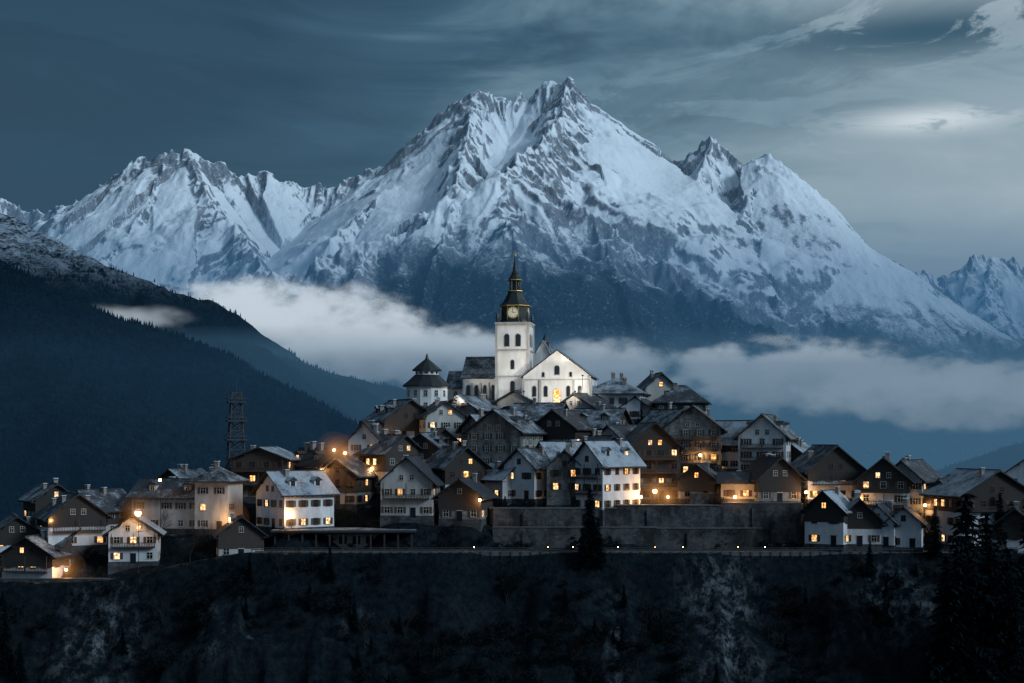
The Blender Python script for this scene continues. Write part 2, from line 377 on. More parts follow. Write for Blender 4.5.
# ------------------------------------------------ village data
HS=[
(616,421,352,14,12,6.5,4.2,-14,'W',.25,'hip'),
(682,428,350,15.5,12,6.0,4.6,80,'D',.2,'hip'),
(656,412,360,8,9,6,3.5,10,'C',.2,''),
(585,432,343,10,9,6,3,-35,'D',.15,''),
(400,440,343,13,14,5.0,4.4,25,'B',.25,'bal'),
(440,448,338,9.5,10,7.5,3.2,18,'C',.6,''),
(371,482,327,7.6,10,9.5,4,-12,'W',.5,''),
(470,430,345,10,10,5,3,-30,'S',.1,''),
(506,480,322,13,13,11,4.6,-24,'S',.15,'snow dorm'),
(540,445,335,12,11,6,3.6,70,'D',.15,''),
(566,462,330,11,12,8,3.8,-30,'D',.2,''),
(600,452,335,12,11,6,4,65,'D',.15,'dorm'),
(648,500,318,11.5,13,12,5,8,'SD',.3,'bal'),
(695,476,326,12.5,13,11,4.8,-12,'S',.35,'bal'),
(668,450,338,9,9,6,3.4,35,'D',.2,''),
(768,474,320,10.5,15,8.5,4.6,-20,'W',.2,'bal'),
(725,470,328,10,12,6.5,4.6,60,'D',.2,'snow'),
(770,502,304,9.5,10,5.4,4,14,'D',.35,''),
(738,500,305,8.5,7,4,1.8,80,'C',.5,''),
(825,500,307,12.5,12,6.6,5,10,'WD',.45,'bal'),
(796,478,322,8,9,5,3,-30,'D',.2,''),
(884,518,303,10.5,12,8.4,4.4,-16,'WD',.25,'bal'),
(912,522,306,8.5,12,9.5,3.6,-35,'C',.3,''),
(905,548,290,7,8,5.4,3,-20,'W',.2,''),
(978,545,294,16,14,10.8,4.6,14,'WD',.2,'snow bal'),
(1015,560,289,9,10,7,3.5,-20,'D',.2,''),
(1035,520,304,11,12,10,4,-25,'W',.25,'snow'),
(830,545,291,8,8,7.4,3.6,-30,'WD',.3,'snow'),
(858,545,291,8.4,7,5.4,4,-8,'D',.2,'snow'),
(882,546,290.5,6.5,7,5.4,3,-28,'W',.15,'snow'),
(606,510,305,8.5,13,10.2,4.4,-42,'W',.3,'snow bal'),
(566,506,307,7.6,9,8.4,3.6,-6,'S',.3,'snow'),
(532,500,310,8,10,7.6,3.4,-35,'W',.15,'snow'),
(412,516,303,11,13,7.5,5,-6,'D',.12,'bal'),
(466,520,300,9,9.5,5.4,3.2,-14,'B',.3,''),
(455,497,312,10,10,7,3.8,30,'D',.2,''),
(390,485,322,10,11,7.5,3.6,40,'B',.4,''),
(430,478,325,10,10,6.5,3.6,-20,'D',.2,'dorm'),
(268,498,318,12.5,12,8.8,2.4,-8,'B',.22,'snow bal'),
(295,528,300,11.5,12,7.6,4.2,-50,'W',.25,'snow dorm'),
(320,500,320,11,12,8,3.4,50,'D',.35,''),
(348,505,316,9,10,7,3.2,-20,'B',.45,''),
(178,529,308,11,16,7.4,3.2,78,'C',.25,'dorm'),
(219,530,303,7.4,8,10.4,3.0,-12,'C',.5,'hip'),
(235,506,322,9,10,6,3,20,'D',.3,''),
(135,562,294,9.8,8,6.4,3.4,10,'W',.3,'snow bal'),
(72,546,300,12,11,6.6,4.4,30,'D',.3,'bal'),
(100,535,308,10,11,6,3.6,-30,'D',.25,''),
(37,588,293,11,8,7.2,3.4,-10,'WD',.45,'bal'),
(15,565,302,10,10,7,3.4,24,'D',.3,''),
(-25,595,293,11,8,7,3.4,-10,'W',.3,''),
(64,568,298,9,8,5,3.2,60,'B',.4,''),
(240,558,293,9,7,5.2,3.4,15,'B',.1,''),
(-40,560,304,12,11,7,3.6,10,'D',.3,''),
(520,418,350,9,8,4,2.4,-20,'D',.2,''),
(487,455,332,8,9,6,3.2,-45,'S',.2,'snow'),
(440,470,330,8,9,6,3.4,15,'B',.3,''),
(622,470,328,9,10,6.5,3.6,-40,'D',.2,''),
(560,485,317,8,9,6,3.4,-60,'D',.15,'snow'),
(600,480,320,9,9,6.5,3.2,30,'S',.15,''),
(945,530,303,9,10,7,3.6,-30,'D',.25,''),
(640,425,349,8,8,4,2.6,-20,'S',.15,''),
(700,500,308,8,8,4.6,3,-18,'B',.5,''),
(505,500,311,8,8,5,3,40,'D',.2,'snow'),
(185,505,322,9,10,5,3,-25,'D',.3,''),
(50,520,318,9,9,5,3,35,'D',.3,''),
]
CH=(wx(515,352),352.0,wz(403,352))
pads=[(wx(a[0],a[2]),a[2],wz(a[1],a[2]),max(a[3],a[4])*.62) for a in HS]
pads+=[(CH[0],CH[1]+3,CH[2],13),(CH[0]+10,CH[1],CH[2],11),(CH[0]-12,CH[1]+6,CH[2]-1,10),(wx(427,350),350,wz(412,350),9),(wx(236,318),318,wz(476,318),5)]
pads=np.array(pads)
def zf(x): return -22.6-6.0*sst(0,38,-50-x)-3*sst(100,170,x)
def ground(x,y):
    x=np.asarray(x,float); y=np.asarray(y,float)
    f=zf(x); z=f+32*np.exp(-((x-8)/64)**2)*sst(294,362,y)+3*sst(294,330,y)+fbm(x/14,y/14,3,77)*.5*sst(293,298,y)
    num=z*.12; den=np.full(z.shape,.12)
    for a in pads:
        w=np.exp(-(np.hypot(x-a[0],y-a[1])/a[3])**4); num=num+w*a[2]; den=den+w
    zz=num/den
    k=sst(287.5,291.5,y); z=f*(1-k)+zz*k
    onw=(x>-4)&(x<60.5)
    z=np.where(onw&(y<299.2),np.minimum(z,-21.6),z)
    z=np.where(onw&(y>=299.2)&(y<302.5),np.maximum(z,-14.2),z)
    bk=sst(388,860,y); z=z*(1-bk)+(-205)*bk
    sd=sst(170,480,np.abs(x)); z=z-sd*110*(1-bk)
    edge=283.5+fbm(x/16,x*0,3,41)*2.0
    t=np.maximum(edge-y,0)
    cl=f-(1.05*t+5*(1-np.exp(-t/3)))+(fbm(x/11,y/9,4,43)*3.6+rdg(x/7,y/20,44)*2.4+rdg(x/3,y/12,46)*.8)*np.minimum(t/7,1)
    near=-3-.27*np.maximum(y,0)-.02*np.maximum(-y,0)+fbm(x/30,y/30,3,45)*1.5*sst(20,60,y)
    z=np.where(y<edge,np.maximum(cl-sd*60,near),z)
    return z
gxs=np.concatenate([np.linspace(-9000,-600,22),np.linspace(-560,-150,30),np.arange(-146,146,1.0),np.linspace(150,560,30),np.linspace(600,9000,22)])
gys=np.concatenate([np.linspace(-900,190,45),np.arange(196,246,3),np.arange(247,300,.9),np.arange(300.3,400,1.3),np.linspace(404,900,40),np.linspace(1000,12000,30)])
X,Y=np.meshgrid(gxs,gys); Z=ground(X,Y)
m,nt,out=newmat('hillside_ground'); q=N(nt); p=poss(q)
geo=q.n('ShaderNodeNewGeometry'); sz=q.n('ShaderNodeSeparateXYZ'); q.l(geo.outputs['Normal'],sz.inputs[0])
pp_=q.n('ShaderNodeSeparateXYZ'); q.l(p,pp_.inputs[0]); PX=pp_.outputs[0]; PZ=pp_.outputs[2]
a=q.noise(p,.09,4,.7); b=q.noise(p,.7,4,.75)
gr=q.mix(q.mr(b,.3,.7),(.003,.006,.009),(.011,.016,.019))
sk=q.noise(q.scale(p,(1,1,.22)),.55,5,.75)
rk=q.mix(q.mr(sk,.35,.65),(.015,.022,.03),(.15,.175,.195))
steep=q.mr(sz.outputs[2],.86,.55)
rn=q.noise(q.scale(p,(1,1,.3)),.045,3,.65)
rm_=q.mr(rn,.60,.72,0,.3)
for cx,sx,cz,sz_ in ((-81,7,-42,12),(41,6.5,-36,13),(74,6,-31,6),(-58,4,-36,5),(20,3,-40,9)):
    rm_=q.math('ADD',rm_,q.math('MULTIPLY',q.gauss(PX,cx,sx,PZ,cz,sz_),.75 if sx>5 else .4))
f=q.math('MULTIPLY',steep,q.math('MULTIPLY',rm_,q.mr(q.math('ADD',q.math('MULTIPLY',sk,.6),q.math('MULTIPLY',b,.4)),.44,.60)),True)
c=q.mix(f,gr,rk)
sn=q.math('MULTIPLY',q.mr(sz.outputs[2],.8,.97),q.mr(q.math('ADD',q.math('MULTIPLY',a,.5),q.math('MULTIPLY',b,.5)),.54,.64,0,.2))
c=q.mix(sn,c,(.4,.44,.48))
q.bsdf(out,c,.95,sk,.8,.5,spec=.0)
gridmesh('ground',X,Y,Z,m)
def g1(x,y): return float(ground(np.array([x]),np.array([y]))[0])

# ------------------------------------------------ houses
def window(fr,pn,lt,sh,p,u,n,w,h,lit,shut=True,mull=True):
    (lt if lit else pn).obox(p,u,n,-w/2,w/2,-.05,.012,0,h)
    t=.09
    fr.obox(p,u,n,-w/2-t,w/2+t,0,.075,h,h+t); fr.obox(p,u,n,-w/2-t-.06,w/2+t+.06,0,.15,-t,0)
    fr.obox(p,u,n,-w/2-t,-w/2,0,.07,0,h); fr.obox(p,u,n,w/2,w/2+t,0,.07,0,h)
    if mull: fr.obox(p,u,n,-.035,.035,.014,.05,0,h); fr.obox(p,u,n,-w/2,w/2,.014,.046,h*.6,h*.6+.06)
    if shut:
        sh.obox(p,u,n,-w/2-t-w*.52,-w/2-t-.02,.0,.06,-.02,h+.02); sh.obox(p,u,n,w/2+t+.02,w/2+t+w*.52,.0,.06,-.02,h+.02)
def house(i,px,pyb,Y0,w,d,h,rh,rot,style,litp,opts):
    R=random.Random(100+i)
    litp*=.85
    if style=='D' and i%3==0: style='C'
    elif style=='D' and i%3==1: style='WD'
    x=wx(px,Y0); z=wz(pyb,Y0)
    nm={'W':'plaster_house','C':'plaster_house','S':'stone_house','D':'timber_chalet','B':'timber_chalet','WD':'alpine_chalet','SD':'alpine_chalet'}[style]
    E=empty(nm,(x,Y0,z),rot)
    hip='hip' in opts
    lo=style[0]; up=style[-1]
    if style in('D','B'): lo='S' if R.random()<.5 else 'C'; up=style
    two=lo!=up
    h1=h*(.42 if two else 1.0)
    if style=='WD': h1=h*.66
    A=Buf(); A.box(-w/2,w/2,-d/2,d/2,-1,h1); 
    if two:
        A.obj('lower_walls',M[lo],E); A=Buf(); o=.08
        A.box(-w/2-o,w/2+o,-d/2-o,d/2+o,h1,h)
    else: o=0
    if not hip:
        A.ext([(-w/2-o,h-.001),(w/2+o,h-.001),(0,h+rh-.03)],-d/2-o+.003,d/2+o-.003)
    A.obj('upper_walls' if two else 'walls',M[up],E)
    pl=Buf(); k=.1
    pl.box(-w/2-k,w/2+k,-d/2-k,d/2+k,-6,.45); pl.obj('plinth',M['wall'],E)
    rm=M['roofs'] if 'snow' in opts else (M['roof'] if R.random()<.7 else M['roofb'])
    rf=Buf(); e=.95+R.random()*.3; ef=1.0; t=.28
    sl=rh/(w/2)
    if not hip:
        hw=w/2+e; ze=h-e*sl+.02; hr=h+rh+.02
        rf.ext([(-hw,ze),(0,hr),(hw,ze),(hw,ze+t),(0,hr+t),(-hw,ze+t)],-d/2-ef,d/2+ef)
        rf.box(-.18,.18,-d/2-ef-.02,d/2+ef+.02,hr+t-.08,hr+t+.1)
        tb=Buf()
        for sgn in (-1,1):
            for k in range(int(d/1.2)+2):
                yy=-d/2-.8+k*1.2
                if yy<d/2+.8: tb.box(*sorted((sgn*(hw-.08),sgn*(w/2))),yy,yy+.14,ze-.12,ze+.1)
        for xx in (-w/2,-w/4,0,w/4,w/2):
            zz=h+rh-abs(xx)*sl
            tb.box(xx-.1,xx+.1,-d/2-ef+.12,-d/2-o,zz-.28,zz-.06)
        tb.obj('rafters',M['D'],E)
    else:
        hw=w/2+e; hd=d/2+e; ze=h-.1; ri=max(d/2-w/2,.8) if d>w else .9
        rf.v+=[(-hw,-hd,ze),(hw,-hd,ze),(hw,hd,ze),(-hw,hd,ze),(-hw,-hd,ze+.22),(hw,-hd,ze+.22),(hw,hd,ze+.22),(-hw,hd,ze+.22),(0,-ri,h+rh),(0,ri,h+rh)]
        rf.f+=[(0,3,2,1),(0,1,5,4),(1,2,6,5),(2,3,7,6),(3,0,4,7),(4,5,8),(5,6,9,8),(6,7,9),(7,4,8,9)]
    fr,pn,lt,sh=Buf(),Buf(),Buf(),Buf()
    if 'dorm' in opts or (d>11.5 and R.random()<.3 and not hip):
        dm=Buf()
        for sgn in (-1,1):
            for yy in ([-d/4,d/4] if not hip else [0]):
                xf=sgn*w*.36; zb=h+rh-abs(xf)*sl
                xi=sgn*w*.1
                a,b=sorted((xf,xi)); dm.box(a,b,yy-.8,yy+.8,zb-.3,zb+1.35)
                a,b=sorted((xf+sgn*.35,xi)); 
                base=len(rf.v); zt=zb+1.37
                rf.v+=[(a,yy-1.1,zt),(a,yy,zt+.75),(a,yy+1.1,zt),(b,yy-1.1,zt),(b,yy,zt+.75),(b,yy+1.1,zt)]
                rf.f+=[(base,base+2,base+1),(base+3,base+4,base+5),(base,base+1,base+4,base+3),(base+1,base+2,base+5,base+4),(base,base+3,base+5,base+2)]
                window(fr,pn,lt,sh,(xf,yy,zb+.25),(0,1),(sgn,0),.8,.9,R.random()<litp*.6,False)
        dm.obj('dormers',M[up],E)
    rf.obj('roof',rm,E)
    nfl=max(1,int(h/2.75)); fh=h/nfl
    for (L,n,u,off) in ((w,(0,-1),(1,0),d/2),(w,(0,1),(-1,0),d/2),(d,(1,0),(0,1),w/2),(d,(-1,0),(0,-1),w/2)):
        nc=max(2,int(L/2.7))
        for fl in range(nfl):
            zz=fl*fh+.95; oo=off+(o if zz+.1>h1 else 0)
            ww=.95+.2*R.random()
            for cidx in range(nc):
                if R.random()<.1: continue
                a=(cidx-(nc-1)/2)*L/nc
                pp=(u[0]*a+n[0]*oo,u[1]*a+n[1]*oo,zz)
                if fl==0 and cidx==nc//2 and n[1]==-1:
                    pn.obox((pp[0],pp[1],.0),u,n,-.55,.55,-.03,.11,0,2.15); fr.obox((pp[0],pp[1],0),u,n,-.7,.7,0,.09,2.15,2.3); continue
                clump=.3+1.4*(math.sin(fl*3.1+cidx*1.7+i)>0)
                window(fr,pn,lt,sh,pp,u,n,ww,1.3,R.random()<litp*clump,R.random()<.8)
    if not hip and rh>2.6:
        for sgn in (-1,1):
            for a in ([-1.1,1.1] if w>9 else [0]):
                window(fr,pn,lt,sh,(a,sgn*(d/2+o),h+.35),(1,0) if sgn<0 else (-1,0),(0,sgn),.8,1.05,R.random()<litp*.7,False)
    fr.obj('window_frames',M['frame'] if R.random()<.6 else M['shutr'],E); pn.obj('windows',M['glass'],E); lt.obj('lit_windows',M['lit'],E)
    sh.obj('shutters',M['shut'] if R.random()<.5 else M['shutr'],E)
    cb=Buf(); cc=Buf()
    for k in range(R.choice((1,1,2,2,3))):
        cx=R.uniform(-w*.3,w*.3); cy=R.uniform(-d*.35,d*.35); zt=h+rh-abs(cx)*sl
        s=R.uniform(.32,.5); ht=zt+R.uniform(.9,1.5); 
        cb.box(cx-s,cx+s,cy-s,cy+s,zt-1.2,ht); cb.box(cx-s-.08,cx+s+.08,cy-s-.08,cy+s+.08,ht,ht+.14)
        for q1 in (-1,1): cb.box(cx+q1*s*.6-.08,cx+q1*s*.6+.08,cy-s,cy+s,ht+.14,ht+.42)
        cc.box(cx-s-.12,cx+s+.12,cy-s-.12,cy+s+.12,ht+.42,ht+.55)
    cb.obj('chimneys',M['chim'],E); cc.obj('chimney_caps',M['snow'],E)
    if 'bal' in opts:
        bl=Buf()
        for fl in range(1,nfl):
            zz=fl*fh+.1; y1=-d/2-o; y0=y1-1.15; hwid=w/2*.88
            bl.box(-hwid,hwid,y0,y1,zz,zz+.14); bl.box(-hwid,hwid,y0-.04,y0+.05,zz+.95,zz+1.05); bl.box(-hwid,hwid,y0-.02,y0+.03,zz+.2,zz+.28)
            k=int(hwid*2/.32)
            for a in range(k+1):
                xx=-hwid+a*(2*hwid/k); bl.box(xx-.07,xx+.07,y0-.01,y0+.02,zz+.141,zz+.949)
            for xx in (-hwid,hwid-.1,0):
                bl.box(xx,xx+.14,y0+.06,y0+.2,zz+.142,zz+fh-.15 if fl<nfl-1 else zz+fh*.9)
        bl.obj('balconies',M['B'],E)
for i,a in enumerate(HS): house(i,*a)

# ------------------------------------------------ church
E=empty('church',CH,-9)
w_=Buf(); rf=Buf(); fr=Buf(); pn=Buf(); lt=Buf(); sh=Buf(); tr=Buf(); gd=Buf(); dk=Buf()
def archwin(p,u,n,w,h,lit=False):
    b=(lt if lit else pn); k=8
    for off,buf,ex in ((.05,tr,.16),(.075,b,0)):
        pts=[(-w/2-ex,-ex),(w/2+ex,-ex)]+[((w/2+ex)*math.cos(math.pi*j/k),h+(w/2+ex)*math.sin(math.pi*j/k)) for j in range(k+1)]
        buf.poly([(p[0]+u[0]*a+n[0]*off,p[1]+u[1]*a+n[1]*off,p[2]+zz) for a,zz in pts])
T=4.0
w_.box(-T,T,-T,T,-6,19.2)
for zz in (6.2,12.6,18.9): tr.box(-T-.22,T+.22,-T-.22,T+.22,zz,zz+.35)
tr.box(-T-.4,T+.4,-T-.4,T+.4,19.25,19.7)
for sx in (-1,1):
    for sy in (-1,1): tr.box(sx*T-.35,sx*T+.35,sy*T-.35,sy*T+.35,-5,6.19) ; tr.box(sx*T-.28,sx*T+.28,sy*T-.28,sy*T+.28,6.56,12.59); tr.box(sx*T-.25,sx*T+.25,sy*T-.25,sy*T+.25,12.96,18.89)
for u,n in (((1,0),(0,-1)),((-1,0),(0,1)),((0,1),(1,0)),((0,-1),(-1,0))):
    for a in (-1.4,1.4): archwin((u[0]*a+n[0]*T,u[1]*a+n[1]*T,13.8),u,n,1.2,2.4)
    archwin((n[0]*T,n[1]*T,8.2),u,n,.9,1.8); archwin((n[0]*T,n[1]*T,2.6),u,n,1.0,2.2)
dk.lathe([(3.9,19.7),(3.75,20.4),(3.55,20.5),(3.5,23.6),(3.95,23.8),(3.95,24.1),(3.2,24.7),(2.6,25.6),(2.1,26.6),(1.75,27.3),(1.95,27.5),(1.95,27.75),(1.4,27.8)],8)
for k in range(8):
    a=math.pi/8+k*math.pi/4; dk.tube((1.35*math.cos(a),1.35*math.sin(a),27.8),(1.35*math.cos(a),1.35*math.sin(a),30.2),.16,.16)
dk.lathe([(.55,27.8),(.55,30.2)],8)
dk.lathe([(1.75,30.2),(1.8,30.5),(1.3,31.1),(.85,31.9),(.95,32.1),(.6,32.6),(.38,34.2),(.12,36.2)],8)
gd.lathe([(.05,36.1),(.32,36.4),(.32,36.6),(.05,36.9)],8); gd.box(-.07,.07,-.07,.07,36.8,37.9); gd.box(-.4,.4,-.06,.06,37.35,37.5)
gd.lathe([(4.0,23.82),(4.05,23.9),(4.0,24.0)],8); gd.lathe([(2.02,27.52),(2.05,27.62),(2.02,27.72)],8); gd.lathe([(1.84,30.28),(1.88,30.38),(1.84,30.46)],8)
for k in range(8):
    a=math.pi/8+k*math.pi/4; gd.tube((3.55*math.cos(a),3.55*math.sin(a),20.5),(3.52*math.cos(a),3.52*math.sin(a),23.6),.1,.1,4)
    gd.tube((1.46*math.cos(a),1.46*math.sin(a),27.85),(1.46*math.cos(a),1.46*math.sin(a),30.15),.06,.06,4)
cf=Buf()
for k in range(4):
    n=(math.sin(k*math.pi/2),-math.cos(k*math.pi/2)); u=(-n[1],n[0]); ap=3.55*math.cos(math.pi/8)
    cz=22.1; R0=1.5
    def disc(buf,r,off,nn=28): buf.poly([(n[0]*(ap+off)+u[0]*r*math.cos(2*math.pi*j/nn),n[1]*(ap+off)+u[1]*r*math.cos(2*math.pi*j/nn),cz+r*math.sin(2*math.pi*j/nn)) for j in range(nn)])
    disc(gd,R0,.10); disc(cf,R0*.82,.13)
    p=(n[0]*ap,n[1]*ap,cz)
    gd.obox(p,u,n,-.07,.07,.14,.18,0,1.05); gd.obox(p,u,n,0,.75,.14,.18,-.07,.07)
    for j in range(12):
        aa=j*math.pi/6; q0=(p[0]+u[0]*math.cos(aa)*1.05,p[1]+u[1]*math.cos(aa)*1.05,cz+math.sin(aa)*1.05)
        gd.obox(q0,u,n,-.06,.06,.14,.17,-.06,.06)
for sx in (-1,1):
    for sy in (-1,1): dk.lathe([(.35,19.7),(.35,20.6),(.5,20.7),(.1,22.3)],6,sx*(T-.2),sy*(T-.2))
def gab(x0,x1,y0,y1,h,rh,zb=-6):
    cx=(x0+x1)/2
    w_.box(x0,x1,y0,y1,zb,h)
    w_.ext([(x0,h-.001),(x1,h-.001),(cx,h+rh)],y0+.003,y1-.003)
    e=.5; s=rh/((x1-x0)/2); t=.25
    rf.ext([(x0-e,h-e*s+.02),(cx,h+rh+.02),(x1+e,h-e*s+.02),(x1+e,h-e*s+t),(cx,h+rh+t+.05),(x0-e,h-e*s+t)],y0-.45,y1+.4)
gab(2.9,19.4,-5.5,9,6.3,6.2)
for a in (5.6,8.4,13.9,16.7): archwin((a,-5.5,1.4),(1,0),(0,-1),.9,2.1)
archwin((11.15,-5.5,0),(1,0),(0,-1),1.7,2.4,True)
archwin((11.15,-5.5,6.7),(1,0),(0,-1),1.2,1.6)
for a in (7.8,14.5): archwin((a,-5.5,6.2),(1,0),(0,-1),.6,.8)
for a in (2.9,7.1,15.2,19.4): tr.box(a-.3,a+.3,-5.85,-5.4,-5,5.3)
tr.box(3.25,19.1,-5.66,-5.45,5.4,5.65)
for k in range(5): archwin((19.4,-3+k*2.5,1.6),(0,1),(1,0),.9,2.2)
gab(2.5,9.5,6,20,9.5,6.2)
rf.lathe([(1.0,14),(1.0,15.6),(1.2,15.7),(.1,18)],6,6,12)
def gabx(x0,x1,y0,y1,h,rh,zb=-6):
    cy=(y0+y1)/2; w_.box(x0,x1,y0,y1,zb,h)
    b=len(w_.v); w_.v+=[(x0+.003,y0,h-.001),(x0+.003,y1,h-.001),(x0+.003,cy,h+rh),(x1-.003,y0,h-.001),(x1-.003,y1,h-.001),(x1-.003,cy,h+rh)]
    w_.f+=[(b,b+2,b+1),(b+3,b+4,b+5)]
    e=.6; s=rh/((y1-y0)/2); t=.25; b=len(rf.v)
    pr=[(y0-e,h-e*s+.02),(cy,h+rh+.02),(y1+e,h-e*s+.02),(y1+e,h-e*s+t),(cy,h+rh+t+.05),(y0-e,h-e*s+t)]
    rf.v+=[(x0-.4,y,z) for y,z in pr]+[(x1+.4,y,z) for y,z in pr]
    rf.f.append(tuple(b+i for i in range(6))); rf.f.append(tuple(b+6+i for i in reversed(range(6))))
    for i in range(6):
        j=(i+1)%6; rf.f.append((b+i,b+6+i,b+6+j,b+j))
gabx(-13,2.4,-1.0,12,6.4,5.2); gabx(-17.5,-13.1,1.5,10,4.2,3.8)
for k in range(5):
    a=-11.6+k*2.1
    archwin((a,-1.0,.8),(1,0),(0,-1),.85,3.2,False); 
    xb=a-1.05; tr.box(xb-.22,xb+.22,-1.9,-.95,-6,3.6); tr.box(xb-.18,xb+.18,-1.45,-.95,3.6,5.0)
archwin((-15.3,1.5,.6),(1,0),(0,-1),.8,2.0)
w_.obj('walls',M['G'],E); rf.obj('roof',M['roofs'],E); tr.obj('stone_trim',M['C'],E); pn.obj('windows',M['glass'],E); lt.obj('lit_windows',M['lit'],E)
dk.obj('spire',M['copper'],E); gd.obj('gilding',M['gold'],E); cf.obj('clock_faces',plain('clock_dial',(.75,.68,.5),.5),E)

# turret house with two tier roof
x0,y0=wx(427,350),350; E=empty('turret_house',(x0,y0,wz(412,350)),0)
a=Buf(); a.lathe([(5.2,-5),(5.2,6.4)],12); a.lathe([(2.9,9.0),(2.9,10.2)],12); a.obj('walls',M['G'],E)
a=Buf(); a.lathe([(6.1,6.2),(6.1,6.5),(4.6,7.7),(3.1,9.1)],12); a.lathe([(3.7,10.1),(3.7,10.35),(2.0,11.8),(.5,13.0),(.1,14.4)],12); a.obj('roof',M['copper'],E)
fr,pn,lt,sh=Buf(),Buf(),Buf(),Buf()
for k in range(12):
    an=k*math.pi/6; n=(math.cos(an),math.sin(an)); u=(-n[1],n[0]); ap=5.2*math.cos(math.pi/12)
    for zz in (.8,3.8): window(fr,pn,lt,sh,(n[0]*ap,n[1]*ap,zz),u,n,.8,1.4,False,False)
    ap=2.9*math.cos(math.pi/12); pn.obox((n[0]*ap,n[1]*ap,9.3),u,n,-.4,.4,-.02,.03,0,.6)
fr.obj('window_frames',M['frame'],E); pn.obj('windows',M['glass'],E)

# lattice mast
x0,y0=wx(236,318),318; zb=wz(478,318)
E=empty('lattice_mast',(x0,y0,zb),20); b=Buf(); HT=19
def hwm(z): return 2.0-1.0*(z/HT)
K=9
for k in range(K):
    z0=HT*k/K; z1=HT*(k+1)/K; c0=[(sx*hwm(z0),sy*hwm(z0),z0) for sx,sy in((-1,-1),(1,-1),(1,1),(-1,1))]; c1=[(sx*hwm(z1),sy*hwm(z1),z1) for sx,sy in((-1,-1),(1,-1),(1,1),(-1,1))]
    for j in range(4):
        n=(j+1)%4; b.tube(c0[j],c1[j],.17,.17,4); b.tube(c0[j],c1[n],.1,.1,4); b.tube(c0[n],c1[j],.1,.1,4); b.tube(c1[j],c1[n],.11,.11,4)
for z in (8.4,12.6,16.8): hw=hwm(z)+.8; b.box(-hw,hw,-hw,hw,z,z+.25); b.box(-hw,hw,-hw,-hw+.08,z+.9,z+1.05); b.box(-hw,hw,hw-.08,hw,z+.9,z+1.05); b.box(-hw,-hw+.08,-hw,hw,z+.91,z+1.04); b.box(hw-.08,hw,-hw,hw,z+.91,z+1.04)
b.tube((0,0,HT),(0,0,HT+3),.12,.06); b.obj('steel_truss',M['galv'],E)

# ------------------------------------------------ walls, road, gallery
def wallobj(name,pts,z0f,th,mat):
    b=Buf(); c=Buf(); E=empty(name,(0,0,0))
    for (xa,ya,za),(xb,yb,zb2) in zip(pts[:-1],pts[1:]):
        L=math.hypot(xb-xa,yb-ya); u=((xb-xa)/L,(yb-ya)/L); n=(u[1],-u[0])
        b.obox((xa,ya,0),u,n,0,L,-th/2,th/2,z0f,za)
        c.obox((xa,ya,0),u,n,-.05,L+.05,-th/2-.12,th/2+.12,za+.003,za+.22)
        k=int(L/13)
        for a in range(k): b.obox((xa,ya,0),u,n,a*13+6.2,a*13+6.9,th/2,th/2+.35,z0f,za-.9)
    b.obj('masonry',mat,E); c.obj('coping',M['conc'],E)
wallobj('retaining_wall',[(-4,299,-14.4),(22,299,-13.8),(44,299,-13.3),(60.5,299,-13.6)],-26,2.6,M['wall'])
wallobj('retaining_wall',[(-4,299,-14.4),(-5,306,-14.0)],-26,1.4,M['wall'])
wallobj('retaining_wall',[(60.5,299,-13.6),(61,308,-13.0)],-26,1.4,M['wall'])
wallobj('retaining_wall',[(-4,295.5,-18.2),(30,295.2,-18.4),(52,295.3,-18.0)],-26,.7,M['wall'])
wallobj('retaining_wall',[(-58,285.5,-23.2),(-27,284.8,-22.9)],-31,.9,M['wall'])
wallobj('retaining_wall',[(-105,288.4,-28.2),(-62,287.6,-25.6)],-36,.8,M['wall'])
wallobj('garden_wall',[(38,303,-11.5),(60,304,-11)],-16,.5,M['wall'])
E=empty('roofed_gallery',(wx(345,294),294,-22.5),0); b=Buf(); c=Buf(); r=Buf()
c.box(-14,14,1.5,5,-3,3.6); r.box(-14.8,14.8,-3.4,5.6,3.62,4.05)
for k in range(11): b.box(-14+k*2.8-.16,-14+k*2.8+.16,-2.9,-2.6,-2,3.6)
b.box(-14,14,-2.95,-2.55,3.3,3.6)
g=Buf()
for k in range(9): g.box(-12.6+k*2.8,-11+k*2.8,1.42,1.49,.9,2.5)
b.obj('posts',M['D'],E); c.obj('back_wall',M['C'],E); r.obj('flat_roof',M['roofs'],E); g.obj('windows',M['glass'],E)
rx=np.arange(-52,150,2.0)
def ribbon(y0,y1,dz,step=None):
    b=Buf()
    for k,(a,c) in enumerate(zip(rx[:-1],rx[1:])):
        if step and k%step: continue
        za=float(zf(a))+dz; zc=float(zf(c))+dz
        b.poly([(a,y0,za),(c,y0,zc),(c,y1,zc),(a,y1,za)])
    return b
Er=empty('road',(0,0,0))
ribbon(284.6,287.6,.10).obj('carriageway',M['asphalt'],Er)
ribbon(284.75,284.87,.104).obj('edge_line',M['paint'],Er); ribbon(286.1,286.2,.104,3).obj('centre_line',M['paint'],Er)
k=Buf()
for a,c in zip(rx[:-1],rx[1:]):
    k.box(a,c,287.6,287.8,float(zf(a))-.3,float(zf(a))+.22); k.box(a,c,284.4,284.6,float(zf(a))-.6,float(zf(a))+.22)
k.obj('kerbs',M['conc'],Er)
E=empty('guard_rail',(0,0,0)); k=Buf()
for a,c in zip(rx[:-1],rx[1:]):
    z=float(zf(a)); k.box(a-.07,a+.07,284.1,284.24,z-1,z+1.15); k.box(a,c,284.06,284.1,z+.65,z+.85); k.box(a,c,284.06,284.1,z+1.08,z+1.16)
k.obj('rails_and_posts',M['galv'],E)

